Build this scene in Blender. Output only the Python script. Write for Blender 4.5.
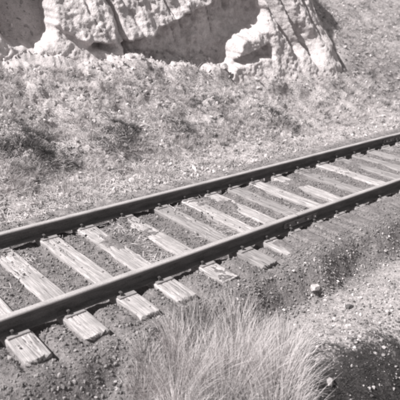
import bpy, math, random
import numpy as np
from mathutils import Vector, Matrix

# ------------------------------------------------------------------ clear
for o in list(bpy.data.objects):
    bpy.data.objects.remove(o)
S = bpy.context.scene
C = S.collection

# ------------------------------------------------------------------ camera
F, PITCH, ROLL, YAW = 551.3, .375, .0514, .7375
fw = Vector((math.sin(YAW)*math.cos(PITCH), math.cos(YAW)*math.cos(PITCH), -math.sin(PITCH)))
r = Vector((math.cos(YAW), -math.sin(YAW), 0))
u = r.cross(fw)
r2 = math.cos(ROLL)*r + math.sin(ROLL)*u
u2 = -math.sin(ROLL)*r + math.cos(ROLL)*u
CAM = Vector((0, -3.789, 2.722))
cd = bpy.data.cameras.new('camera')
cam = bpy.data.objects.new('camera', cd)
C.objects.link(cam)
M = Matrix((r2, u2, -fw)).transposed().to_4x4()
M.translation = CAM
cam.matrix_world = M
cd.sensor_width = 36
cd.lens = 36*F/400
cd.clip_start = .05
cd.clip_end = 500
cd.dof.use_dof = True
cd.dof.focus_distance = 6.6
cd.dof.aperture_fstop = 2.6
S.camera = cam

# ------------------------------------------------------------------ light
TS = Vector((-.935, .355, 0)).normalized()
EL = math.radians(50)
to_sun = Vector((TS.x*math.cos(EL), TS.y*math.cos(EL), math.sin(EL)))
sd = bpy.data.lights.new('sun', 'SUN')
sd.energy = 4.9
sd.angle = math.radians(.6)
sd.color = (1, .972, .962)
so = bpy.data.objects.new('sun', sd)
so.rotation_euler = to_sun.to_track_quat('Z', 'Y').to_euler()
so.location = (-6, 0, 9)
C.objects.link(so)

W = bpy.data.worlds.new('World')
S.world = W
W.use_nodes = True
nt = W.node_tree
bg = nt.nodes['Background']
sky = nt.nodes.new('ShaderNodeTexSky')
sky.sky_type = 'NISHITA'
sky.sun_disc = False
sky.sun_elevation = EL
sky.sun_rotation = math.atan2(TS.x, TS.y)
hs = nt.nodes.new('ShaderNodeHueSaturation')      # the place is seen on toned monochrome film
hs.inputs['Saturation'].default_value = 0
tint = nt.nodes.new('ShaderNodeMix')
tint.data_type = 'RGBA'
tint.blend_type = 'MULTIPLY'
tint.inputs[0].default_value = 1
tint.inputs[7].default_value = (1, .965, .965, 1)
nt.links.new(sky.outputs[0], hs.inputs['Color'])
nt.links.new(hs.outputs[0], tint.inputs[6])
nt.links.new(tint.outputs[2], bg.inputs[0])
bg.inputs[1].default_value = .068
S.view_settings.view_transform = 'Standard'
S.view_settings.look = 'None'
S.view_settings.exposure = .5
S.view_settings.gamma = 1
S.render.engine = 'CYCLES'
S.cycles.max_bounces = 5
S.cycles.filter_width = 3.2

# ------------------------------------------------------------------ noise
_rng = np.random.RandomState(7)
_P = _rng.permutation(512)
_P = np.concatenate([_P, _P, _P])
_G = _rng.randn(512, 3)
_G /= np.linalg.norm(_G, axis=1)[:, None]

def perlin(x, y, z=0.):
    x, y, z = np.broadcast_arrays(np.asarray(x, float), np.asarray(y, float), np.asarray(z, float))
    xi, yi, zi = np.floor(x).astype(int), np.floor(y).astype(int), np.floor(z).astype(int)
    xf, yf, zf = x-xi, y-yi, z-zi
    s = lambda t: t*t*t*(t*(t*6-15)+10)
    a, b, c = s(xf), s(yf), s(zf)
    out = 0
    for i in (0, 1):
        for j in (0, 1):
            for k in (0, 1):
                h = _P[(_P[(_P[(xi+i) & 511]+yi+j) & 511]+zi+k) & 511]
                g = _G[h]
                d = g[..., 0]*(xf-i)+g[..., 1]*(yf-j)+g[..., 2]*(zf-k)
                out = out+d*(a if i else 1-a)*(b if j else 1-b)*(c if k else 1-c)
    return out*1.5

def fbm(x, y, z=0., o=4, g=.5):
    t, a = 0, 1
    for i in range(o):
        t = t+a*perlin(np.asarray(x)*2**i+17*i, np.asarray(y)*2**i+5*i, np.asarray(z)*2**i)
        a *= g
    return t

def ss(a, b, x):
    t = np.clip((np.asarray(x, float)-a)/(b-a), 0, 1)
    return t*t*(3-2*t)

# ------------------------------------------------------------------ lie of the land
TIES = [.42, .95, 1.46, 1.97, 2.5, 2.94, 3.51, 4.07, 4.49, 4.92, 5.36, 5.83, 6.29, 6.85, 7.43,
        7.93, 8.42, 8.93, 9.41, 9.9, 10.4]
GAUGE = 1.505
# where dirt has run over a sleeper: (x, from which y on, how high)
COVER = [(1.46, 1.36, 1.6, .02), (1.97, 1.3, 1.6, .025), (2.5, 1.36, 1.6, .02), (2.94, .9, 1.3, .015), (3.51, .8, 1.6, .026), (4.07, .45, 1.1, .026),
         (4.49, .9, 1.3, .012), (4.92, .9, 1.3, .014), (5.36, .62, 1.15, .022), (5.83, .75, 1.1, .012), (6.29, .8, 1.1, .006), (6.85, .2, .7, .014),
         (7.43, .8, 1.1, .008), (7.93, .5, .8, .008)]
LA = np.array([4.17, 6.39]); LE = np.array([.9715, -.237]); LN = np.array([-.237, -.9715])
LEAN = .6
def lean(U): return .6+1.9*ss(6.9, 11.5, U)

def height(x, y):
    x = np.asarray(x, float); y = np.asarray(y, float)
    big = fbm(x*.35, y*.35, 3.1, 3)
    mid = fbm(x*1.6, y*1.6, 8.2, 3)
    fine = fbm(x*9, y*9, 1.3, 3)
    vf = fbm(x*34, y*34, 4.4, 2)
    intrack = ss(-1.0, -.62, y+.09*mid)*(1-ss(1.95, 2.2, y))
    z = np.zeros_like(x+y)
    # bed between and around the sleepers
    bed = -.034+.026*mid+.012*fine
    bed += .030*ss(.55, 1.25, y)*(1-ss(1.45, 1.6, y))*(.5+mid)
    outs = 1-ss(-.16, -.06, y)
    bed += outs*(.022+.03*ss(4.22, 4.5, x)*(1-.8*ss(7.1, 7.5, x)))
    bed += ss(4.6, 6, x)*.003
    xs_ = np.array(TIES); mids = (xs_[1:]+xs_[:-1])/2
    md = np.min(np.abs(x[..., None]-mids), -1) if np.ndim(x) < 2 else np.min(np.abs(x[:, :1, None]-mids), -1)+0*x
    bed += .032*(1-ss(.04, .15, md))*ss(-.56, -.42, y)*(1-ss(-.2, -.1, y))*(1-ss(4.1, 4.5, x))
    for t in TIES:
        dx = np.abs(x-t)
        g = ss(.108, .122, dx)*(1-ss(.13, .185, dx))
        gx = np.where(x > t, 1., .55)
        bed -= g*gx*(.012+.05*outs*(y > -.5)*(x < 7.2))
    for t, yc, ye, h in COVER:
        bed += h*(.75+.8*fine)*np.exp(-((x-t)/.2)**4)*ss(yc-.15, yc+.15, y+.3*mid)*(1-ss(ye-.15, ye+.15, y+.3*mid))*(1-ss(1.42, 1.5, y))
    bed += .075*ss(1.52, 1.68, y)
    tip = np.zeros_like(z)
    for t in TIES:
        if t < 4.3:
            tip = np.maximum(tip, (1-ss(.1, .17, np.abs(x-t-.03)))*ss(-.56, -.50, y)*(1-ss(-.46, -.43, y)))
    bed -= .03*tip
    for yr in (0, GAUGE):
        bed -= .05*(1-ss(.06, .13, np.abs(y-yr+.02)))
        bed = np.where(np.abs(y-yr+.02) < .1, np.minimum(bed, -.03), bed)
    # natural ground
    nat = -.27+.05*big+.035*mid+.012*fine
    nat = nat+.09*ss(-1.0, -1.6, y)*ss(2.2, 3.2, x)*(1-ss(-1.9, -2.4, y))   # low pale berm
    nat = nat-.33*ss(-1.75, -2.6, y+.12*(x-3.4)*0)*ss(2.2, 3.3, x)          # ditch
    up = np.maximum(y-2.75, 0)
    slope = .40+.03*ss(9, 14, x)
    far = -.05+.035*mid+.012*fine+.04*big
    bank = far+slope*(np.sqrt(up*up+.35**2)-.35)+(.07*mid+.16*big+.03*fine+.025*np.abs(fine))*ss(2.5, 3.6, y)
    # runnels in the slope
    rn = np.abs(perlin(x*1.1+.5*y+.5*mid, y*.25, 9.))
    bank = bank-.12*(1-ss(0, .25, rn))*ss(3.2, 4.4, y)
    # small broken ledge high on the left of the bank
    lx, ly = 5.35-3.9, 5.9-6.75; ll = math.hypot(lx, ly)
    ta = ((x-3.9)*lx+(y-6.75)*ly)/ll/ll; sa = (-(x-3.9)*ly+(y-6.75)*lx)/ll+.06*mid
    bank = bank+.13*ss(-.03, .03, sa)*(1-ss(.1, .6, sa))*ss(-.6, -.2, ta)*(1-ss(.8, 1.05, ta))
    # hill behind the rock face
    U = (x-LA[0])*LE[0]+(y-LA[1])*LE[1]
    B = -((x-LA[0])*LN[0]+(y-LA[1])*LN[1])
    zc = 1+B/lean(U)-1.0*(1-ss(7.7, 9.0, U))-.38
    k = ss(12.5, 10.0, U)
    bank = bank+.15*np.exp(-((B+.12)/.35)**2)*ss(9, 7.5, U)
    hill = np.minimum(zc, 4.3+.1*big)
    bank = np.where(B > 0, bank+k*ss(.1, .9, B)*np.maximum(hill-bank, 0), bank)
    bank = np.minimum(bank, 6.5+.4*big)
    z = np.where(y < .7, nat, bank)
    z = z+intrack*(bed-z)
    z = z+vf*.0045
    # shoulder of the bed falls away in front
    return z

def hxy(x, y):
    return float(height(np.array([x]), np.array([y]))[0])

# ------------------------------------------------------------------ helpers
def meta(o, label=None, cat=None, group=None, kind=None):
    for k, v in (('label', label), ('category', cat), ('group', group), ('kind', kind)):
        if v: o[k] = v
    return o

def mesh_np(name, V, Fc, mats=(), smooth=True, midx=None):
    V = np.asarray(V, np.float32); Fc = np.asarray(Fc, np.int32)
    me = bpy.data.meshes.new(name)
    me.vertices.add(len(V)); me.vertices.foreach_set('co', V.ravel())
    n, k = Fc.shape
    me.loops.add(n*k); me.loops.foreach_set('vertex_index', Fc.ravel())
    me.polygons.add(n)
    me.polygons.foreach_set('loop_start', np.arange(0, n*k, k, dtype=np.int32))
    me.polygons.foreach_set('loop_total', np.full(n, k, np.int32))
    me.polygons.foreach_set('use_smooth', np.full(n, smooth, bool))
    if midx is not None: me.polygons.foreach_set('material_index', np.asarray(midx, np.int32))
    me.update(calc_edges=True)
    me.validate()
    for m in mats: me.materials.append(m)
    return me

def link(name, me, parent=None, loc=None):
    o = bpy.data.objects.new(name, me)
    C.objects.link(o)
    if parent: o.parent = parent
    if loc is not None: o.location = loc
    return o

def grid_faces(nx, ny):
    i = np.arange(nx-1)[:, None]; j = np.arange(ny-1)[None, :]
    a = (i*ny+j).ravel()
    return np.stack([a, a+ny, a+ny+1, a+1], 1)

def ico(sub):
    t = (1+5**.5)/2
    V = np.array([(-1,t,0),(1,t,0),(-1,-t,0),(1,-t,0),(0,-1,t),(0,1,t),(0,-1,-t),(0,1,-t),(t,0,-1),(t,0,1),(-t,0,-1),(-t,0,1)], float)
    Fc = [(0,11,5),(0,5,1),(0,1,7),(0,7,10),(0,10,11),(1,5,9),(5,11,4),(11,10,2),(10,7,6),(7,1,8),(3,9,4),(3,4,2),(3,2,6),(3,6,8),(3,8,9),(4,9,5),(2,4,11),(6,2,10),(8,6,7),(9,8,1)]
    V = [v/np.linalg.norm(v) for v in V]
    for _ in range(sub):
        c = {}; nf = []
        def m(a, b):
            k = (min(a, b), max(a, b))
            if k not in c:
                v = V[a]+V[b]; V.append(v/np.linalg.norm(v)); c[k] = len(V)-1
            return c[k]
        for a, b, d in Fc:
            x, y, z = m(a, b), m(b, d), m(d, a)
            nf += [(a, x, z), (b, y, x), (d, z, y), (x, y, z)]
        Fc = nf
    return np.array(V), np.array(Fc)

def rock_mesh(name, seed, sub, mat, dims=(1, .8, .6), cuts=9, rough=.05):
    rs = np.random.RandomState(seed)
    V, Fc = ico(sub)
    V = V.copy()
    for _ in range(cuts):
        n = rs.randn(3); n /= np.linalg.norm(n)
        d = rs.uniform(.45, .82)
        t = V@n
        V -= np.outer(np.maximum(t-d, 0), n)
    nn = fbm(V[:, 0]*2+seed, V[:, 1]*2, V[:, 2]*2, 3)
    V *= (1+rough*nn)[:, None]
    V *= np.array(dims)
    return mesh_np(name, V, Fc, [mat], smooth=False)

# ------------------------------------------------------------------ materials
def tone(v, w=1.):   # toned monochrome: slightly warm grey
    return (v, v*(1-.05*w), v*(1-.052*w), 1)

class Mat:
    def __init__(s, name, rough=.9, spec=.2):
        s.m = bpy.data.materials.new(name); s.m.use_nodes = True
        s.t = s.m.node_tree; s.b = s.t.nodes['Principled BSDF']
        s.b.inputs['Roughness'].default_value = rough
        s.b.inputs['Specular IOR Level'].default_value = spec
    def n(s, ty, **k):
        q = s.t.nodes.new(ty)
        for a, v in k.items(): setattr(q, a, v)
        return q
    def l(s, a, b): s.t.links.new(a, b)
    def coord(s, kind='Object', scale=(1, 1, 1)):
        if kind == 'World':
            c = s.n('ShaderNodeNewGeometry').outputs['Position']
        else:
            c = s.n('ShaderNodeTexCoord').outputs[kind]
        mp = s.n('ShaderNodeMapping'); mp.inputs['Scale'].default_value = scale
        s.l(c, mp.inputs[0]); return mp.outputs[0]
    def noise(s, vec, sc, det=4, rough=.55, dist=0):
        q = s.n('ShaderNodeTexNoise'); q.inputs['Scale'].default_value = sc
        q.inputs['Detail'].default_value = det; q.inputs['Roughness'].default_value = rough
        q.inputs['Distortion'].default_value = dist
        s.l(vec, q.inputs['Vector']); return q.outputs['Fac']
    def ramp(s, f, stops):
        q = s.n('ShaderNodeValToRGB'); cr = q.color_ramp
        while len(cr.elements) < len(stops): cr.elements.new(.5)
        for e, (p, c) in zip(cr.elements, stops):
            e.position = p; e.color = c if isinstance(c, tuple) else tone(c)
        s.l(f, q.inputs[0]); return q.outputs[0]
    def mix(s, f, a, b, mode='MIX'):
        q = s.n('ShaderNodeMix', data_type='RGBA', blend_type=mode)
        for i, v in ((0, f), (6, a), (7, b)):
            if hasattr(v, 'links'): s.l(v, q.inputs[i])
            else: q.inputs[i].default_value = v
        return q.outputs[2]
    def math(s, op, a, b=0., c=0.):
        q = s.n('ShaderNodeMath', operation=op)
        for i, v in ((0, a), (1, b), (2, c)):
            if hasattr(v, 'links'): s.l(v, q.inputs[i])
            else: q.inputs[i].default_value = v
        return q.outputs[0]
    def mrange(s, v, a, b):
        q = s.n('ShaderNodeMapRange', interpolation_type='SMOOTHSTEP')
        s.l(v, q.inputs[0]); q.inputs[1].default_value = a; q.inputs[2].default_value = b
        return q.outputs[0]
    def bump(s, h, st, dist, prev=None):
        q = s.n('ShaderNodeBump'); q.inputs['Strength'].default_value = st; q.inputs['Distance'].default_value = dist
        s.l(h, q.inputs['Height'])
        if prev: s.l(prev, q.inputs['Normal'])
        return q.outputs[0]
    def out(s, col=None, nrm=None):
        if col is not None: s.l(col, s.b.inputs['Base Color'])
        if nrm is not None: s.l(nrm, s.b.inputs['Normal'])
        return s.m

def mat_ground():
    m = Mat('earth and gravel', .95, .1)
    w = m.coord('World')
    n1 = m.noise(w, 1.3, 4); n2 = m.noise(w, 7, 5, .6); n3 = m.noise(w, 38, 4, .6); n4 = m.noise(w, 140, 2)
    sep = m.n('ShaderNodeSeparateXYZ'); m.l(w, sep.inputs[0])
    y = m.math('ADD', sep.outputs[1], m.math('MULTIPLY', m.math('SUBTRACT', n2, .5), .7))
    x = m.math('ADD', sep.outputs[0], m.math('MULTIPLY', m.math('SUBTRACT', n2, .5), .8))
    speck = m.ramp(n3, [(.3, .085), (.5, .185), (.66, .36)])
    bed = m.mix(.6, speck, m.ramp(n2, [(.35, .13), (.65, .28)]))
    bank = m.mix(.5, m.ramp(n3, [(.36, .13), (.5, .38), (.62, .68)]), m.ramp(n1, [(.35, .26), (.62, .52)]))
    grit = m.mix(.5, m.ramp(n3, [(.35, .03), (.6, .08), (.74, .2)]), m.ramp(n2, [(.35, .03), (.65, .11)]))  # darkest ground tone, for the patch at the front right
    pale = m.mix(.5, m.ramp(n3, [(.34, .15), (.5, .32), (.64, .58)]), m.ramp(n2, [(.35, .24), (.62, .46)]))
    fbk = m.mrange(y, 1.7, 2.3)
    col = m.mix(fbk, bed, bank)
    zz = m.math('ADD', sep.outputs[2], m.math('MULTIPLY', m.math('SUBTRACT', n2, .5), .8))
    clay = m.mix(.5, m.ramp(n3, [(.32, .36), (.55, .6)]), m.ramp(n2, [(.35, .42), (.6, .64)]))
    col = m.mix(m.math('MULTIPLY', m.math('MULTIPLY', fbk, m.mrange(zz, .7, 1.2)), m.mrange(x, 14, 12)), col, clay)
    scrub = m.math('MULTIPLY', m.mrange(x, 11.5, 13.5), m.mrange(n2, .5, .62))
    col = m.mix(m.math('MULTIPLY', scrub, .6), col, tone(.15))
    # strip of pale trodden pebbles in front of the line, right of the grass
    pf = m.math('MULTIPLY', m.mrange(y, -.75, -1.15), m.mrange(x, 2.3, 3.2))
    col = m.mix(pf, col, pale)
    cf = m.math('MULTIPLY', m.mrange(m.math('ADD', y, m.math('MULTIPLY_ADD', n3, .7, m.math('MULTIPLY_ADD', x, .31, -1.46))), -1.42, -1.75), m.mrange(x, 2.3, 2.8))
    col = m.mix(cf, col, grit)
    col = m.mix(.22, col, m.ramp(n4, [(.35, .02), (.6, .7)]), 'OVERLAY')
    nb = m.bump(n3, .8, .02); nb = m.bump(n4, .7, .006, nb)
    return m.out(col, nb)

def mat_clay():
    m = Mat('pale weathered clay', .95, .1)
    w = m.coord('World')
    ws = m.coord('World', (1, 1, .6))
    n1 = m.noise(w, 1.1, 4); n2 = m.noise(ws, 8, 5, .6); n3 = m.noise(w, 45, 4, .6)
    col = m.mix(.5, m.ramp(n2, [(.34, .38), (.58, .68)]), m.ramp(n1, [(.35, .5), (.6, .68)]))
    col = m.mix(.3, col, m.ramp(n3, [(.35, .15), (.6, .8)]), 'OVERLAY')
    nb = m.bump(n2, .9, .06); nb = m.bump(n3, .9, .02, nb)
    return m.out(col, nb)

def mat_stone(name, lo, hi, rnd=True, scale=30):
    m = Mat(name, .85, .25)
    o = m.coord('Object')
    n = m.noise(o, scale*.1 if rnd else scale, 4, .6)
    a = m.ramp(n, [(.3, lo), (.7, hi)])
    if rnd:
        oi = m.n('ShaderNodeObjectInfo')
        f = m.ramp(oi.outputs['Random'], [(0, lo*.6), (.45, (lo+hi)/2), (.85, hi), (1, min(.85, hi*1.45))])
        a = m.mix(.72, a, f)
    nb = m.bump(m.noise(o, scale*.2 if rnd else scale*2, 3), .5, .05 if rnd else .004)
    return m.out(a, nb)

def mat_grass(name, lo, hi, tip=1.25):
    m = Mat(name, .75, .2)
    oi = m.n('ShaderNodeObjectInfo')
    g = m.coord('Object')
    n = m.noise(g, 22, 2)
    a = m.ramp(n, [(.3, lo), (.7, hi)])
    b = m.ramp(oi.outputs['Random'], [(0, lo), (.6, (lo+hi)*.5), (1, hi*tip)])
    m.b.inputs['Transmission Weight'].default_value = 0
    return m.out(m.mix(.5, a, b))

def mat_wood(name, lo, hi):
    m = Mat(name, .9, .12)
    o = m.coord('Object', (1, .06, 1))
    oi = m.n('ShaderNodeObjectInfo')
    add = m.n('ShaderNodeVectorMath', operation='ADD'); m.l(o, add.inputs[0])
    cb = m.n('ShaderNodeCombineXYZ'); m.l(m.math('MULTIPLY', oi.outputs['Random'], 50), cb.inputs[0]); m.l(cb.outputs[0], add.inputs[1])
    v = add.outputs[0]
    g1 = m.noise(v, 26, 6, .65, .6); g2 = m.noise(v, 95, 4, .6)
    o2 = m.coord('World'); st = m.noise(o2, 5, 4, .6); dust = m.noise(o2, 60, 3, .6)
    col = m.ramp(g1, [(.33, lo*.45), (.45, lo), (.62, hi)])
    col = m.mix(.45, col, m.ramp(g2, [(.36, lo*.35), (.5, (lo+hi)/2), (.7, hi)]))
    col = m.mix(m.mrange(st, .42, .66), col, m.mix(.6, col, tone(.3)))
    col = m.mix(m.mrange(dust, .56, .74), col, tone(.26))
    nb = m.bump(g1, .9, .012); nb = m.bump(g2, .8, .005, nb)
    return m.out(col, nb)

def mat_rust(name, lo, hi, sc=20, rough=.8, metal=0.):
    m = Mat(name, rough, .3)
    w = m.coord('World', (.25, 1, 1))
    w2 = m.coord('World')
    a = m.ramp(m.noise(w, sc, 5, .6), [(.3, lo), (.7, hi)])
    b = m.ramp(m.noise(w2, 90, 3, .6), [(.35, lo*.8), (.7, hi)])
    m.b.inputs['Metallic'].default_value = metal
    nb = m.bump(m.noise(w2, 160, 3), .5, .002)
    return m.out(m.mix(.4, a, b), nb)

M_ground = mat_ground()
M_clay = mat_clay()
M_gravel = mat_stone('mixed gravel', .17, .38)
M_dark_gravel = mat_stone('dark gravel', .05, .13)
M_pale_stone = mat_stone('pale stone', .42, .68, False)
M_mid_stone = mat_stone('grey stone', .26, .46, False)
M_dark_stone = mat_stone('dark stone', .08, .16, False)
M_clay_lump = mat_stone('clay lump', .40, .62, False, 14)
M_clod = mat_stone('dry clay crumbs', .34, .78)
M_straw = mat_grass('bleached dry grass', .40, .72)
M_straw_dark = mat_grass('dull dry brush', .02, .075)
M_fore = mat_grass('pale standing grass', .44, .82)
M_fore2 = mat_grass('duller standing grass', .28, .55)
M_wood = mat_wood('silvered sleeper timber', .34, .6)
M_wood_dirty = mat_wood('soiled sleeper timber', .2, .42)
M_rail = mat_rust('rusted rail steel', .05, .17)
M_railtop = mat_rust('dull worn rail head', .27, .55, 12, .6)
M_plate = mat_rust('rusty plate', .13, .26)
M_bolt = mat_rust('bolt steel', .22, .42)

# ------------------------------------------------------------------ ground
def axis(lo, d0, d1, hi, st, gr):
    a = list(np.arange(d0, d1, st))
    s, v = st, d0
    left = []
    while v > lo:
        s *= gr; v -= s; left.append(v)
    s, v = st, a[-1]
    right = []
    while v < hi:
        s *= gr; v += s; right.append(v)
    return np.array(left[::-1]+a+right)

gx = axis(-60, .6, 9.5, 90, .022, 1.03)
gy = axis(-50, -2.5, 4.2, 90, .022, 1.022)
GX, GY = np.meshgrid(gx, gy, indexing='ij')
GZ = height(GX, GY)
ground = link('ground', mesh_np('ground', np.stack([GX.ravel(), GY.ravel(), GZ.ravel()], 1), grid_faces(len(gx), len(gy)), [M_ground]))
meta(ground, 'dusty gravel bed with earth bank rising behind the track', kind='structure')

# ------------------------------------------------------------------ eroded rock face
def interp(x, pts):
    return np.interp(x, [p[0] for p in pts], [p[1] for p in pts])

def face():
    us = np.arange(-5, 9.6, .024); zs = np.arange(.2, 4.62, .024)
    U, Z = np.meshgrid(us, zs, indexing='ij')
    # warp so that no outline is ruled
    wu = .10*fbm(U*1.6, Z*1.6, 2.2, 3)+.035*fbm(U*7, Z*7, 5.5, 2)
    wz = .10*fbm(U*1.6+40, Z*1.6, 7.2, 3)+.03*fbm(U*7, Z*7, 15.5, 2)
    u_, z_ = U+wu, Z+wz
    d = np.zeros_like(U)
    def hollow(top, bot, depth, slope, e=.05, eb=.2):
        # undercut: deepest just under its upper lip, running out at its foot
        u0, u1 = top[0][0], top[-1][0]
        zt, zb = interp(u_, top), interp(u_, bot)
        m = ss(-e, e, u_-u0)*ss(-e*.6, e*.6, u1-u_)*ss(-e, e, zt-z_)
        m = m*ss(-eb, eb*.3, z_-zb)
        hgt = np.clip(zt-z_, 0, 2)
        return -m*(depth+slope*hgt)
    # left shaded hollow under the first spur
    d += hollow([(.06, 3.2), (.62, 3.0), (1.02, 2.9), (1.05, 2.9)], [(.0, 1.75), (.2, 1.5), (.7, 1.5), (1.1, 1.75)], .75, .2, .06)
    # long middle undercut
    d += hollow([(2.42, 1.50), (3.05, 1.60), (3.55, 1.86), (4.1, 2.0), (4.7, 2.25), (5.2, 2.6), (5.95, 2.9), (6.05, 2.5)],
                [(2.4, 1.15), (2.8, .95), (3.7, .78), (4.9, .86), (5.1, 1.3), (5.3, 1.66), (6.05, 1.95)], .42, .36, .045)
    d += hollow([(5.0, 1.12), (5.5, 1.24), (6.0, 1.5), (6.1, 1.5)], [(5.0, 1.0), (5.5, 1.06), (6.1, 1.25)], .26, .1, .04, .06)
    d += .16*np.exp(-(((u_-5.25)/.26)**2+((z_-1.5)/.22)**2)**2)
    # gully right of the next spur, slanting down to the right
    ug, zg = U+.11*fbm(U*1.3, Z*1.3, 2.2, 2), Z
    def gully(p0, p1, w, depth):
        ax, az = p1[0]-p0[0], p1[1]-p0[1]; L = math.hypot(ax, az)
        t = ((ug-p0[0])*ax+(zg-p0[1])*az)/L/L
        s = ((ug-p0[0])*az-(zg-p0[1])*ax)/L        # + is to the left of the way down... signed across
        ww = w*(.45+.75*np.clip(t, 0, 1))
        prof = np.where(s > 0, ss(.22, .0, s/ww), ss(1.1, 0, -s/ww))
        return -depth*prof*ss(-.5, .2, t)*ss(1.12, .9, t)
    d += gully((5.8, 3.0), (6.8, 1.3), .34, .5)
    d += gully((6.42, 2.9), (7.28, 1.1), .44, .62)
    d += gully((7.25, 2.9), (7.85, 1.45), .16, .2)
    d += gully((4.9, 3.3), (5.35, 2.2), .2, .2)
    d += gully((2.05, 2.8), (2.5, 1.35), .13, .2)
    d += gully((3.35, 3.0), (3.75, 1.9), .15, .18)
    # notch between the hanging lips of the bright block
    d += -.28*np.exp(-((u_-1.95)/.19)**2)*ss(1.52, 1.46, z_)*ss(1.28, 1.36, z_)
    # bright block stands forward
    blk = ss(1.0, 1.15, u_)*ss(2.35, 2.15, u_)*ss(interp(u_, [(1, 1.85), (1.2, 1.72), (1.5, 1.5), (1.7, 1.42), (1.8, 1.5), (2.3, 1.4)])-.05,
        interp(u_, [(1, 1.85), (1.2, 1.72), (1.5, 1.5), (1.7, 1.42), (1.8, 1.5), (2.3, 1.4)])+.04, z_)
    d += .16*blk
    # spurs
    for uc, w_, a in ((5.7, .5, .1), (6.65, .45, .16), (7.4, .35, .1), (.1, .4, .12), (3.0, .7, .12)):
        cu = uc-(z_-1.2)*.38
        d += a*np.exp(-((u_-cu)/w_)**2)*ss(1.1, 1.6, z_)
    fl = fbm(U*4.2+.7*Z, Z*.9, 3.3, 4)
    d += .035*fl*ss(1.2, 1.5, Z)+.07*fbm(U*2.4, Z*2.4, 9.9, 4)+.026*fbm(U*11, Z*11, 2, 4)+.03*np.abs(fbm(U*5, Z*5, 12, 3))
    d += .05*fbm(U*3.5, Z*6, 21, 4)*(d < -.25)
    chan = np.abs(perlin(U*2.6+.9*Z+.5*fl, Z*.5, 6.6))
    d -= .06*(1-ss(0, .16, chan))*ss(1.3, 1.8, Z)
    # sink the right and left ends back into the hill, foot under the bank
    d -= .75*ss(7.7, 9.2, U+.25*fbm(U*2, Z*2, 4.4, 3))
    d -= .0*ss(-3, -5, U)
    B = np.where(Z > 1, lean(U), .6)*(Z-1)-d
    B = B+ss(4.25, 4.6, Z)*1.6
    X = LA[0]+U*LE[0]-B*LN[0]; Y = LA[1]+U*LE[1]-B*LN[1]
    V = np.stack([X.ravel(), Y.ravel(), (Z-.25*ss(4.3, 4.6, Z)-1.3*ss(8.3, 10, U)).ravel()], 1)
    o = link('rock_face', mesh_np('rock_face', V, grid_faces(len(us), len(zs)), [M_clay]))
    meta(o, 'pale eroded clay rock face with shaded hollows above the bank', kind='structure')
    return X, Y, Z
face()

# ------------------------------------------------------------------ rails
def rail_profile():
    h = [(.0, .143), (.018, .143), (.027, .141), (.0325, .136), (.0335, .128), (.033, .108), (.029, .102), (.012, .096),
         (.0085, .088), (.008, .06), (.0105, .038), (.03, .031), (.062, .024), (.065, .021), (.065, .013), (0, .012)]
    h = [(p[0], .006+(p[1]-.012)*1.2) for p in h]
    return [(p[0], p[1]) for p in h]+[(-p[0], p[1]) for p in h[-2:0:-1]]

def make_rail(name, x0, x1, y, label, seed):
    P = rail_profile(); n = len(P)
    xs = np.arange(x0, x1+1e-6, (x1-x0)/max(1, round((x1-x0)/.25)))
    V = []
    for x in xs:
        wob = .0015*math.sin(x*1.3+seed)
        for (py, pz) in P: V.append((x-x0, py+wob, pz+.0015*math.sin(x*.9+seed*2)))
    Fq = []; mi = []
    for i in range(len(xs)-1):
        for j in range(n):
            k = (j+1) % n
            Fq.append((i*n+j, i*n+k, (i+1)*n+k, (i+1)*n+j))
            mi.append(1 if (P[j][1] > .1355 and P[k][1] > .1355) else 0)
    me = bpy.data.meshes.new(name)
    caps = [tuple(range(n-1, -1, -1)), tuple((len(xs)-1)*n+j for j in range(n))]
    me.from_pydata(V, [], Fq+caps)
    me.materials.append(M_rail); me.materials.append(M_railtop)
    for p, q in zip(me.polygons, mi+[0, 0]): p.material_index = q
    import bmesh
    b = bmesh.new(); b.from_mesh(me); bmesh.ops.recalc_face_normals(b, faces=b.faces); b.to_mesh(me); b.free()
    o = link(name, me, loc=(x0, y, 0))
    meta(o, label, 'rail', 'steel rails of the track')
    return o
JX, JF = 5.03, 9.72
make_rail('rail', -7, JX-.004, 0, 'long near steel rail running from the left edge to the bolted joint', 1)
make_rail('rail', JX+.004, 14.9, 0, 'near steel rail continuing right from the bolted joint to the right edge', 2)
make_rail('rail', -6, JF-.004, GAUGE, 'far steel rail running along the foot of the bank across the photo', 3)
make_rail('rail', JF+.004, 17, GAUGE, 'short visible end of far rail beyond the joint at the right edge', 4)

import bmesh
def box(bm, sx, sy, sz, c=(0, 0, 0), bev=0.):
    q = bmesh.ops.create_cube(bm, size=1)
    vs = q['verts']
    for v in vs: v.co = Vector((v.co.x*sx+c[0], v.co.y*sy+c[1], v.co.z*sz+c[2]))
    if bev:
        es = list({e for v in vs for e in v.link_edges})
        bmesh.ops.bevel(bm, geom=es, offset=bev, segments=2, affect='EDGES')

def bm_mesh(name, bm, mat, smooth=False):
    me = bpy.data.meshes.new(name); bm.to_mesh(me); bm.free()
    me.materials.append(mat)
    if smooth:
        for p in me.polygons: p.use_smooth = True
    return me

# joint: two splice bars, bolts with nuts
def splice_mesh(side):
    prof = [(.0095, .038), (.030, .033), (.036, .042), (.022, .056), (.021, .094), (.031, .102), (.031, .112), (.011, .106)]
    bm = bmesh.new()
    L = .31
    rings = []
    for x in (-L, L):
        rings.append([bm.verts.new((x, side*p[0], p[1])) for p in prof])
    n = len(prof)
    for j in range(n): bm.faces.new((rings[0][j], rings[0][(j+1) % n], rings[1][(j+1) % n], rings[1][j]))
    bm.faces.new(rings[0]); bm.faces.new(rings[1][::-1])
    bmesh.ops.recalc_face_normals(bm, faces=bm.faces)
    return bm_mesh('splice_bar', bm, M_plate if side < 0 else M_rail)

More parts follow.
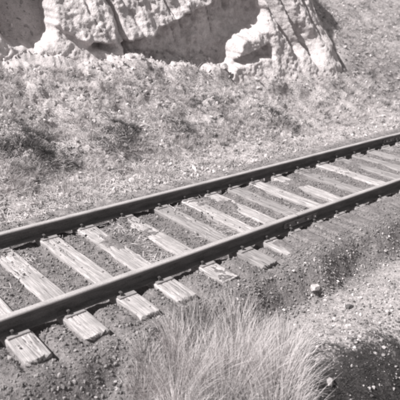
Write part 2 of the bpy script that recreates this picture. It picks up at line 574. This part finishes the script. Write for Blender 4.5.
def cyl_y(bm, rad, ln, c, seg=12):
    q = bmesh.ops.create_cone(bm, cap_ends=True, segments=seg, radius1=rad, radius2=rad*.9, depth=ln)
    for v in q['verts']:
        x, y, z = v.co
        v.co = Vector((x+c[0], z+c[1], y+c[2]))
ME_sp = {s: splice_mesh(s) for s in (-1, 1)}
bm = bmesh.new(); cyl_y(bm, .0105, .125, (0, 0, 0)); bmesh.ops.recalc_face_normals(bm, faces=bm.faces); ME_bolt = bm_mesh('bolt', bm, M_plate)
bm = bmesh.new(); cyl_y(bm, .021, .02, (0, 0, 0), 6); bmesh.ops.recalc_face_normals(bm, faces=bm.faces); ME_nut = bm_mesh('nut', bm, M_plate)
bm = bmesh.new(); cyl_y(bm, .021, .022, (0, 0, 0), 6); bmesh.ops.recalc_face_normals(bm, faces=bm.faces); ME_nutb = bm_mesh('nut', bm, M_bolt)
def joint(x, y, label):
    t = bpy.data.objects.new('rail_joint', None); C.objects.link(t); t.location = (x, y, 0)
    t.empty_display_size = .1
    meta(t, label, 'rail joint', 'bolted rail joints')
    for s in (-1, 1): link('splice_bar', ME_sp[s], t)
    for i, bx in enumerate((-.24, -.1, .1, .24)):
        b = link('bolt', ME_bolt, t, (bx, 0, .076))
        side = -1 if i in (0, 3) else (1 if i == 1 else -1)
        nn = link('nut', ME_nutb if i == 3 else ME_nut, b, (0, side*.036, 0))
joint(JX+.08, 0, 'bolted splice bars joining the two lengths of the near rail')
joint(JF+.02, GAUGE, 'bolted splice bars on the far rail at the right edge')

# ------------------------------------------------------------------ sleepers
def sleeper_mesh(seed, mat, w=.225, L=2.47, h=.17):
    rs = np.random.RandomState(seed)
    ny = 120; hw = w/2
    # perimeter of the section, denser on top
    top = [(-hw+w*i/26, 0) for i in range(27)]
    right = [(hw, -h*i/6) for i in range(1, 6)]
    bot = [(hw-w*i/6, -h) for i in range(0, 7)]
    left = [(-hw, -h+h*i/6) for i in range(1, 6)]
    per = np.array(top+right+bot+left); n = len(per)
    ys = np.linspace(0, 1, ny); ys = np.where(ys < .5, .5*(ys*2)**1.35, 1-.5*((1-ys)*2)**1.35)
    Y = (-.455+L*ys)[:, None]+np.zeros((1, n))
    X = per[:, 0][None, :]+np.zeros((ny, 1)); Z = per[:, 1][None, :]+np.zeros((ny, 1))
    # worn rounded arrises
    e = np.abs(X)/hw
    Z = Z-.009*np.clip((e-.88)/.12, 0, 1)**2*(Z > -.01)
    # ragged ends
    endw = np.exp(-((Y+.455)/.05)**2)+np.exp(-((Y-(L-.455))/.05)**2)
    Y = Y+endw*.022*fbm(X*28+seed, Z*6, seed*.3, 3)*np.where(Y < .7, 1, -1)
    g = fbm(X*46+seed*3.1, Y*2.2, Z*46, 3)
    crack = np.abs(perlin(X*17+seed*5.3+.25*fbm(Y*3, X*2, seed, 2), Y*1.1, Z*10+seed))
    cr = (1-ss(0, .09, crack))*ss(-.1, .25, perlin(Y*1.3, seed*1.7+X*3))
    topm = (Z > -.02)
    Z = Z+topm*(.0028*g-.014*cr)-.006*endw*ss(.2, .6, np.abs(perlin(X*12, seed*1.0)))
    X = X+(~topm)*.004*g
    Z = Z+.004*perlin(Y*2, seed*2.)+.003*perlin(X*9, Y*6, seed)
    # adze seats under the rails
    V = np.stack([X.ravel(), Y.ravel(), Z.ravel()], 1)
    i = np.arange(ny-1)[:, None]; j = np.arange(n)[None, :]
    a = (i*n+j); b = (i*n+(j+1) % n)
    Fq = np.stack([a.ravel(), b.ravel(), (b+n).ravel(), (a+n).ravel()], 1)
    # caps as quads: bridge top row to bottom via fan to centre
    cv = [(0, Y[0].mean(), -h/2), (0, Y[-1].mean(), -h/2)]
    V = np.concatenate([V, cv])
    base = len(V)-2
    capf = []
    for q, row in ((base, 0), (base+1, ny-1)):
        for jj in range(0, n, 2):
            j1, j2 = (jj+1) % n, (jj+2) % n
            f = (q, row*n+j2, row*n+j1, row*n+jj) if row == 0 else (q, row*n+jj, row*n+j1, row*n+j2)
            capf.append(f)
    me = mesh_np('sleeper', V, np.concatenate([Fq, np.array(capf)]), [mat])
    b = bmesh.new(); b.from_mesh(me); bmesh.ops.recalc_face_normals(b, faces=b.faces); b.to_mesh(me); b.free()
    return me

bm = bmesh.new(); box(bm, .19, .235, .018, (0, 0, 0), .003); M_tplate = mat_rust('dusty tie plate', .2, .38)
ME_plate = bm_mesh('tie_plate', bm, M_tplate)
bm = bmesh.new()
box(bm, .016, .016, .06, (0, 0, -.01), .002); box(bm, .030, .042, .014, (0, .008, .022), .005)
ME_spike = bm_mesh('spike', bm, M_rail)

labels = {
 0: 'sleeper mostly outside the left edge, left of the corner sleeper',
 1: 'sleeper whose far end just shows at the left edge under the far rail',
 2: 'pale cracked sleeper nearest the bottom left corner, end jutting out from the near rail',
 3: 'pale sleeper second from the left corner, with a rusty ridge beside the near rail',
 4: 'broad pale sleeper third from the left corner, split end just left of the standing grass',
 5: 'fourth sleeper from the left corner with a chipped two-toned end behind the grass',
 6: 'fifth sleeper from the left corner, dirt covered between rails, clean pale end outside',
 7: 'soiled sleeper with a thin pale strip showing between rails, right of the pale chipped ends',
 8: 'bright split sleeper between rails whose dirt-filled outer end lies left of the joint',
 9: 'bright rough sleeper between rails just left of the bolted joint',
 10: 'half buried sleeper ending in a small white patch at the bolted joint',
 11: 'first bright narrow sleeper between rails just right of the bolted joint',
 12: 'second bright sleeper between rails right of the bolted joint',
 13: 'dusty sleeper halfway between the bolted joint and the right edge',
 14: 'pale sleeper with an outer end showing near the right edge',
 15: 'sleeper between rails touching the right edge at the near rail',
 16: 'dusty sleeper reaching the right edge below the far rail, second from the far joint',
 17: 'dusty sleeper below the far rail just left of the far joint',
 18: 'last dusty sleeper under the joint of the far rail at the right edge',
 19: 'sleeper past the far rail joint beyond the right edge',
 20: 'farthest sleeper beyond the right edge of the photo'}
for i, tx in enumerate(TIES):
    rs = random.Random(i*7+3)
    dirty = i in (7, 10, 13, 15, 16, 17, 18, 19)
    me = sleeper_mesh(i+11, M_wood_dirty if dirty else M_wood, .225+rs.uniform(-.012, .012))
    o = link('sleeper', me, loc=(tx, rs.uniform(-.015, .015), rs.uniform(-.003, .003)))
    o.rotation_euler.z = rs.uniform(-.018, .018)
    meta(o, labels[i], 'sleeper', 'timber sleepers under the rails')
    for yr in (0, GAUGE):
        link('tie_plate', ME_plate, o, (0, yr, .004))
        for sx, sy in ((-.05, -1), (.055, 1)):
            sp = link('spike', ME_spike, o, (sx+rs.uniform(-.01, .01), yr+sy*.078, .022+rs.uniform(0, .008)))
            sp.rotation_euler.z = 0 if sy < 0 else math.pi

# ------------------------------------------------------------------ single stones
def stone(x, y, dims, mat, label, seed, rot=0., sink=.3, group='loose stones by the track', name='stone', cuts=9, sub=3, tilt=0.):
    me = rock_mesh(name, seed, sub, mat, dims, cuts)
    o = link(name, me, loc=(x, y, hxy(x, y)+dims[2]*(1-sink*2)*.6))
    o.rotation_euler = (tilt, tilt*.6, rot)
    return meta(o, label, 'stone' if name == 'stone' else 'boulder', group)
G1 = 'loose stones by the track'
stone(4.291, -.9, (.085, .06, .05), M_pale_stone, 'large pale angular stone alone on the dirt right of the standing grass', 1, .5, .15)
stone(3.684, 3.03, (.05, .035, .03), M_pale_stone, 'bright white stone at the left behind the far rail', 2, .3)
stone(3.426, 3.345, (.028, .02, .022), M_pale_stone, 'small white stone on the bank just left of the bright white one', 3)
stone(3.276, 3.09, (.024, .02, .02), M_pale_stone, 'small white stone just above the far rail near the left edge', 4)
stone(8.155, 3.697, (.08, .05, .05), M_pale_stone, 'white stone high on the bank above the middle of the track', 5, .2)
stone(5.899, 2.262, (.055, .035, .025), M_pale_stone, 'flat white stone just behind the middle of the far rail', 6, .4)
stone(6.691, 2.33, (.04, .03, .025), M_pale_stone, 'white stone behind the far rail, right of the flat white one', 7)
stone(4.713, 2.177, (.045, .03, .02), M_pale_stone, 'flat pale stone behind the far rail left of the middle', 8, .8)
stone(6.2, 1.33, (.035, .03, .03), M_pale_stone, 'small white stone lodged against the inner side of the far rail', 9)
stone(7.413, .521, (.035, .03, .03), M_pale_stone, 'small white stone between the rails toward the right edge', 10)
stone(10.484, 3.357, (.09, .06, .045), M_pale_stone, 'long pale stone at the foot of the bank right of the middle', 11, -.2)
stone(11.9, 3.6, (.13, .05, .04), M_pale_stone, 'pale slab of rock at the foot of the bank near the right edge', 12, -.2)
stone(9.49, 3.22, (.045, .04, .03), M_pale_stone, 'small pale stone at the foot of the bank behind the far rail', 13)
stone(10.757, 4.997, (.09, .07, .05), M_pale_stone, 'lump of pale clay below the slanting gullies', 14)
stone(3.25, -1.876, (.065, .045, .045), M_mid_stone, 'greenish grey block at the bottom edge in the dark patch', 15, .9, .2)
stone(4.359, -1.294, (.05, .035, .03), M_dark_stone, 'dark flat stone on the pale pebble strip', 16, -.4)
stone(4.549, -1.603, (.026, .022, .034), M_pale_stone, 'upright white stone near the right edge above the dark patch', 17, 0, .1)
stone(4.169, -.699, (.025, .02, .02), M_pale_stone, 'little white stone between the grass and the big pale stone', 18)
stone(3.781, -1.747, (.022, .02, .018), M_pale_stone, 'white pebble at the upper rim of the dark patch', 19)
stone(4.038, -1.884, (.022, .02, .018), M_pale_stone, 'white pebble on the right of the dark patch', 20)
stone(4.62, -1.25, (.03, .024, .018), M_pale_stone, 'pale pebble right of the dark flat stone', 21)
stone(2.02, .62, (.018, .016, .014), M_pale_stone, 'small white pebble resting beside the second sleeper between the rails', 22)
stone(1.75, .26, (.022, .018, .016), M_pale_stone, 'white pebble against the near rail at the left', 23)
stone(1.28, -.33, (.03, .022, .02), M_mid_stone, 'grey lump left of the corner sleeper end', 24)
stone(1.52, -.66, (.026, .02, .018), M_mid_stone, 'grey lump just below the corner sleeper end', 25)
stone(8.75, 5.25, (.13, .1, .08), M_clay_lump, 'small pale block fallen below the shaded hollow', 27, .9, .2, 'boulders under the rock face', 'boulder')
rsx = np.random.RandomState(77)
cnt = 0
while cnt < 110:
    x = rsx.uniform(2, 15); y = rsx.uniform(2.3, 6.5)
    U = (x-LA[0])*LE[0]+(y-LA[1])*LE[1]; B = -((x-LA[0])*LN[0]+(y-LA[1])*LN[1])
    if (B > -.2 and U < 8.5) or x < 1.2+.45*y: continue
    q = (.018+.035*rsx.rand()**2)*(1+.04*x)
    pale = rsx.rand() < .6
    stone(x, y, (q, q*.75, q*.6), M_clay_lump if pale else M_mid_stone, ('pale' if pale else 'grey')+(' large' if q > .045 else ' small')+' clay clod '+('low on the bank' if y < 3.2 else 'halfway up the bank' if y < 4.3 else 'high under the rock face')+(' at the left' if x < .9*y+2.2 else ' in the middle' if x < 9 else ' at the right'), 300+cnt, rsx.rand()*6, .2, 'clods scattered on the bank', sub=2)
    cnt += 1
cnt = 0
while cnt < 60:
    x = rsx.uniform(1.2, 7); y = rsx.uniform(-2.3, -.6)
    if y < -.35*x-.6 or (x < 3.1 and rsx.rand() < .7): continue
    q = .014+.02*rsx.rand()**2
    pale = rsx.rand() < .35
    stone(x, y, (q, q*.75, q*.6), M_pale_stone if pale else M_mid_stone, ('pale' if pale else 'grey')+(' larger' if q > .022 else ' small')+' loose stone '+('in the standing grass' if x < 3.1 else 'on the dark patch of ground' if y < -1.8 else 'on the pebbly strip right of the grass' if x < 4.6 else 'on the pebbly strip toward the right edge'), 500+cnt, rsx.rand()*6, .2, 'stones on the pebbly ground', sub=2)
    cnt += 1


# ------------------------------------------------------------------ scattered stuff
def scatter(name, pts, scl, rot, protos, label, idx=None, seed=0):
    rs = np.random.RandomState(seed)
    n = len(pts)
    me = bpy.data.meshes.new(name)
    me.vertices.add(n); me.vertices.foreach_set('co', np.asarray(pts, np.float32).ravel())
    a = me.attributes.new('scl', 'FLOAT', 'POINT'); a.data.foreach_set('value', np.asarray(scl, np.float32))
    a = me.attributes.new('rot', 'FLOAT_VECTOR', 'POINT'); a.data.foreach_set('vector', np.asarray(rot, np.float32).ravel())
    a = me.attributes.new('pick', 'INT', 'POINT')
    a.data.foreach_set('value', (rs.randint(0, len(protos), n) if idx is None else idx).astype(np.int32))
    col = bpy.data.collections.new(name+'_kinds')
    for k, p in enumerate(protos):
        col.objects.link(bpy.data.objects.new('%s_kind_%02d' % (name, k), p))
    ng = bpy.data.node_groups.new(name, 'GeometryNodeTree')
    ng.interface.new_socket('Geometry', in_out='INPUT', socket_type='NodeSocketGeometry')
    ng.interface.new_socket('Geometry', in_out='OUTPUT', socket_type='NodeSocketGeometry')
    N = ng.nodes; gi = N.new('NodeGroupInput'); go = N.new('NodeGroupOutput')
    ip = N.new('GeometryNodeInstanceOnPoints'); ci = N.new('GeometryNodeCollectionInfo')
    ci.inputs[0].default_value = col; ci.inputs[1].default_value = True; ci.inputs[2].default_value = True
    def attr(nm, ty):
        q = N.new('GeometryNodeInputNamedAttribute'); q.data_type = ty; q.inputs[0].default_value = nm; return q.outputs[0]
    L = ng.links
    L.new(gi.outputs[0], ip.inputs['Points']); L.new(ci.outputs[0], ip.inputs['Instance'])
    ip.inputs['Pick Instance'].default_value = True
    L.new(attr('pick', 'INT'), ip.inputs['Instance Index'])
    L.new(attr('rot', 'FLOAT_VECTOR'), ip.inputs['Rotation'])
    L.new(attr('scl', 'FLOAT'), ip.inputs['Scale'])
    L.new(ip.outputs[0], go.inputs[0])
    o = link(name, me)
    md = o.modifiers.new('scatter', 'NODES'); md.node_group = ng
    meta(o, label, name.replace('_', ' '), kind='stuff')
    return o

CA = np.array([CAM.x, CAM.y])
def spread(n, x0, x1, y0, y1, seed, keep=None, near=None):
    """random ground points; near = distance at which thinning begins (farther ones thinned as in 1/d)"""
    rs = np.random.RandomState(seed)
    x = rs.uniform(x0, x1, n); y = rs.uniform(y0, y1, n)
    k = np.ones(n, bool)
    if near:
        d = np.hypot(x-CA[0], y-CA[1]); k &= rs.rand(n) < np.minimum(1, (near/d)**1.25)
    if keep is not None: k &= keep(x, y, rs)
    x, y = x[k], y[k]
    return x, y, height(x, y), rs

def on_tie(x, y, m=.0):
    r_ = np.zeros(len(x), bool)
    for t in TIES: r_ |= (np.abs(x-t) < .112+m)
    return r_ & (y > -.47-m) & (y < 2.03+m)
def on_rail(y): return (np.abs(y) < .085) | (np.abs(y-GAUGE) < .085)

BRUSH = [(3.30, 3.75), (3.45, 4.30), (3.75, 3.50), (4.72, 3.55), (5.05, 3.75), (6.25, 3.75), (8.55, 3.55), (7.3, 4.3), (3.05, 4.05), (3.62, 4.02)]
def open_ground(x, y, rs):     # litter and tufts stay sparse under the brush
    k = np.ones(len(x), bool)
    for bx, by in BRUSH:
        k &= ~((np.hypot(x-bx, y-by) < .25) & (rs.rand(len(x)) < .8))
    return k
gp = [rock_mesh('pebble', 100+i, 2, M_gravel, (1, .6+.4*random.Random(i).random(), .45+.35*random.Random(i+9).random()), 11, .1) for i in range(8)]
# gravel of the track bed
x, y, z, rs = spread(110000, -.3, 13, -1.0, 2.6, 1, lambda x, y, r_: ~on_rail(y) & (~on_tie(x, y) | (r_.rand(len(x)) < .015+.22*(y > .8)*(fbm(x*2, y*2, 4.)>.0))) , 5.)
zz = np.where(on_tie(x, y), np.maximum(z, 0.002), z)
s = .005+.017*rs.rand(len(x))**4
scatter('ballast_gravel', np.stack([x, y, zz+s*.15], 1), s, rs.rand(len(x), 3)*6.28, gp, 'fine grey ballast gravel lying between and around the sleepers', seed=1)
# pebbles on the ground in front and on the bank
x, y, z, rs = spread(42000, .2, 9, -2.9, -.55, 2, lambda x, y, r_: r_.rand(len(x)) < (.35+.65*ss(2.2, 3.4, x)*ss(-.8, -1.1, y))*(1-.75*ss(-1.45, -1.75, y+.31*(x-3.58))*ss(2.6, 3.2, x)), 5.)
s = .005+.02*rs.rand(len(x))**6
scatter('pebbles', np.stack([x, y, z+s*.2], 1), s, rs.rand(len(x), 3)*6.28,
        gp[:4]+[rock_mesh('pebble', 120+i, 2, M_clod, (1, .8, .6), 11, .1) for i in range(3)], 'mixed light and dark pebbles on the ground before the track', seed=2)
cp = [rock_mesh('crumb', 140+i, 2, M_clod, (1, .75, .55), 11, .12) for i in range(6)]
x, y, z, rs = spread(110000, .5, 24, 2.1, 13, 3, lambda x, y, r_: (r_.rand(len(x)) < .5+.5*ss(-.2, .4, fbm(x, y, 6., 3))) & open_ground(x, y, r_), 7.)
s = .008+.05*rs.rand(len(x))**3.2
scatter('bank_rubble', np.stack([x, y, z+s*.2], 1), s, rs.rand(len(x), 3)*6.28, cp, 'small pale clay crumbs and chips strewn over the bank', seed=3)

# dry grass
def blades(name, seed, n, rad, h0, h1, w, lean, mat, seg=3, droop=.5, centre=(0, 0), core=0.):
    rs = np.random.RandomState(seed); V = []; Fq = []
    for i in range(n):
        a = rs.rand()*6.283; rr = rad*math.sqrt(rs.rand()); px, py = rr*math.cos(a), rr*math.sin(a)
        h = rs.uniform(h0, h1); la = a+rs.uniform(-.9, .9); ln = lean*(.25+.75*rr/max(rad, 1e-6))*rs.uniform(.3, 1.3)
        kk = rs.rand() < .22; kt = rs.uniform(.45, .85); kx, ky = rs.uniform(-.5, .5, 2); tw = rs.rand()*3.14; wx, wy = math.cos(tw)*w*.5, math.sin(tw)*w*.5
        b = len(V)
        for k in range(seg+1):
            t = k/seg
            out_ = ln*h*(t+droop*t*t); zz_ = h*(t-.35*droop*ln*t*t)
            cx_, cy_ = px+math.cos(la)*out_, py+math.sin(la)*out_
            if kk and t > kt:
                q_ = (t-kt)*h; cx_ += kx*q_; cy_ += ky*q_; zz_ -= .75*q_
            f = (1-t)**.6 if k < seg else .12
            V.append((cx_-wx*f, cy_-wy*f, zz_)); V.append((cx_+wx*f, cy_+wy*f, zz_))
        for k in range(seg):
            q = b+2*k; Fq.append((q, q+1, q+3, q+2))
    return mesh_np(name, V, Fq, [mat], smooth=True)

def stalks(name, seed, n, rad, ln, w, mat):
    """litter: short stems lying about"""
    rs = np.random.RandomState(seed); V = []; Fq = []
    for i in range(n):
        a = rs.rand()*6.283; px, py = rs.uniform(-rad, rad, 2); l = ln*rs.uniform(.4, 1)
        dx, dy = math.cos(a), math.sin(a); z0 = rs.uniform(.0, .02); z1 = rs.uniform(.0, .035)
        b = len(V)
        for t, zz_ in ((0, z0), (.5, (z0+z1)/2+.004), (1, z1)):
            V.append((px+dx*l*t-dy*w*.5, py+dy*l*t+dx*w*.5, zz_)); V.append((px+dx*l*t+dy*w*.5, py+dy*l*t-dx*w*.5, zz_+w*.4))
        for k in (0, 1):
            q = b+2*k; Fq.append((q, q+1, q+3, q+2))
    return mesh_np(name, V, Fq, [mat], smooth=True)

tp = [blades('tuft', 200+i, 34, .05, .05, .13, .0035, .9, M_straw) for i in range(4)] + \
     [blades('tuft', 210+i, 26, .04, .04, .10, .004, 1.0, M_straw_dark) for i in range(2)]
x, y, z, rs = spread(60000, .3, 24, 2.2, 13, 4, lambda x, y, r_: r_.rand(len(x)) < .25+.75*ss(-.25, .35, fbm(x*.9+9, y*.9, 2., 3)), 7.)
U_ = (x-LA[0])*LE[0]+(y-LA[1])*LE[1]; B_ = -((x-LA[0])*LN[0]+(y-LA[1])*LN[1])
k = ~((B_ > -.15) & (U_ < 8.2)) & open_ground(x, y, rs) & (rs.rand(len(x)) < .35+.65*ss(2.5, 3.4, y))
x, y, z = x[k], y[k], z[k]
s = .6+.8*rs.rand(len(x))
ro = np.stack([rs.uniform(-.25, .25, len(x)), rs.uniform(-.25, .25, len(x)), rs.rand(len(x))*6.28], 1)
scatter('bank_grass', np.stack([x, y, z-.005], 1), s, ro, tp, 'short dry bleached grass tufts covering the bank', seed=4)

lp = [stalks('litter', 230+i, 22, .12, .11, .0028, M_straw) for i in range(4)]+[stalks('litter', 240, 12, .1, .09, .0025, M_straw_dark)]
x, y, z, rs = spread(42000, .3, 22, -2.6, 12, 5, lambda x, y, r_: ((y > 2.1) | ((y < -.65) & (x < 3.2) & (x > 2.2) & (r_.rand(len(x)) < .12)) | ((y > .1) & (y < 1.4) & (r_.rand(len(x)) < .04))), 6.)
U_ = (x-LA[0])*LE[0]+(y-LA[1])*LE[1]; B_ = -((x-LA[0])*LN[0]+(y-LA[1])*LN[1])
k = ~((B_ > -.1) & (U_ < 8.2)) & open_ground(x, y, rs) & ~on_rail(y)
x, y, z = x[k], y[k], z[k]
s = .6+.8*rs.rand(len(x))
ro = np.stack([np.zeros(len(x)), np.zeros(len(x)), rs.rand(len(x))*6.28], 1)
scatter('straw_litter', np.stack([x, y, z+.002], 1), s, ro, lp, 'broken dry stems lying on the ground', seed=5)

# ------------------------------------------------------------------ tussocks and brush, one by one
def tussock(x, y, rad, h0, h1, n, seed, label, mat=M_fore, lean=.35, w=.0032, name='grass_tussock', group='tussocks of dry standing grass', cat='grass tussock', droop=.5):
    me = blades(name, seed, n, rad, h0, h1, w, lean, mat, 5, droop)
    # every blade grows from the slope it stands on
    co = np.zeros(len(me.vertices)*3, np.float32); me.vertices.foreach_get('co', co); co = co.reshape(-1, 12, 3)
    b0 = co[:, :2].mean(1)
    co[:, :, 2] += (height(x+b0[:, 0], y+b0[:, 1])-hxy(x, y))[:, None]
    me.vertices.foreach_set('co', co.ravel()); me.update()
    o = link(name, me, loc=(x, y, hxy(x, y)-.02))
    return meta(o, label, cat, group)
T = [(2.29, -1.10, .11, .26, .44, 'tussock of dry grass at the left front of the standing grass'),
     (2.62, -1.36, .13, .28, .46, 'tallest pale tussock in the middle of the standing grass'),
     (2.86, -1.66, .12, .24, .42, 'tussock of dry grass leaning over the dark patch'),
     (2.82, -.80, .12, .20, .34, 'tussock at the back of the grass below the chipped sleeper end'),
     (3.12, -.98, .12, .20, .36, 'tussock at the back right of the grass, below the buried sleeper'),
     (3.28, -1.36, .11, .18, .32, 'low outer tussock on the right side of the grass'),
     (2.52, -.82, .08, .12, .24, 'short tussock below the split sleeper end'),
     (2.08, -.98, .08, .08, .18, 'thin short tussock left of the main grass near the bottom edge'),
     (2.28, -1.62, .13, .26, .44, 'tussock at the very bottom edge of the photo in the middle'),
     (2.60, -1.90, .13, .22, .40, 'tussock at the bottom edge just left of the dark patch'),
     (2.58, -1.02, .12, .24, .40, 'pale tussock between the tallest one and the track'),
     (2.92, -1.22, .12, .22, .40, 'dense pale tussock right of the tallest one'),
     (2.1, -1.4, .09, .14, .3, 'tussock at the bottom edge left of the middle'),
     (3.02, -1.52, .12, .18, .34, 'spreading tussock at the right beside the pebble strip'),
     (3.42, -1.08, .10, .12, .24, 'short outlying tussock on the pebble strip right of the grass'),
     (2.2, -.84, .06, .06, .14, 'small wispy tussock below the second sleeper end')]
for i, (x, y, rd, h0, h1, lab) in enumerate(T):
    tussock(x, y, rd*1.75, h0*.4, h1*.95, 900, 600+i, lab, M_fore2 if i in (3, 8, 14) else M_fore, .55, .0034)
Bq = [(3.30, 3.75, .3, .10, .24, 'dark dry brush low on the bank at the left edge'),
      (3.45, 4.30, .3, .10, .26, 'upper dark brush on the bank at the left edge'),
      (3.75, 3.50, .20, .08, .18, 'small dark brush right of the left edge clumps'),
      (4.72, 3.55, .24, .08, .22, 'dark brush on the bank left of the middle'),
      (5.05, 3.75, .18, .08, .20, 'wiry brush beside the dark one left of the middle'),
      (6.25, 3.75, .2, .07, .16, 'low dull brush in the middle of the bank'),
      (8.55, 3.55, .24, .08, .2, 'dull brush on the bank below the slanting gullies'),
      (7.3, 4.3, .22, .08, .18, 'sparse dull brush below the long shaded hollow')]
Bq += [(3.05, 4.05, .22, .08, .22, 'dark brush cut by the left edge of the photo'),
       (3.62, 4.02, .2, .08, .2, 'dark brush right of the left edge clumps, higher on the bank'),
       (3.22, -1.92, .13, .05, .12, 'low dark weeds beside the greenish grey block'),
       (3.5, -1.82, .12, .05, .11, 'low dark weeds on the upper rim of the dark patch'),
       (3.62, -2.08, .14, .05, .12, 'low dark weeds at the bottom edge near the right corner'),
       (3.95, -1.98, .12, .04, .10, 'low dark weeds in the dark patch close to the right edge'),
       (3.02, -1.95, .10, .05, .12, 'dark weeds against the right side of the grass')]
for i, (x, y, rd, h0, h1, lab) in enumerate(Bq):
    if y < 0: rd, h0, h1 = rd*1.7, .02, h1*.75
    tussock(x, y, rd*1.3, h0*.25, h1*.7, 1500 if y > 0 else 750, 640+i, lab, M_straw_dark, 1.3, .005, 'dry_brush', 'dark dry brush and weeds', 'dry brush', .8)
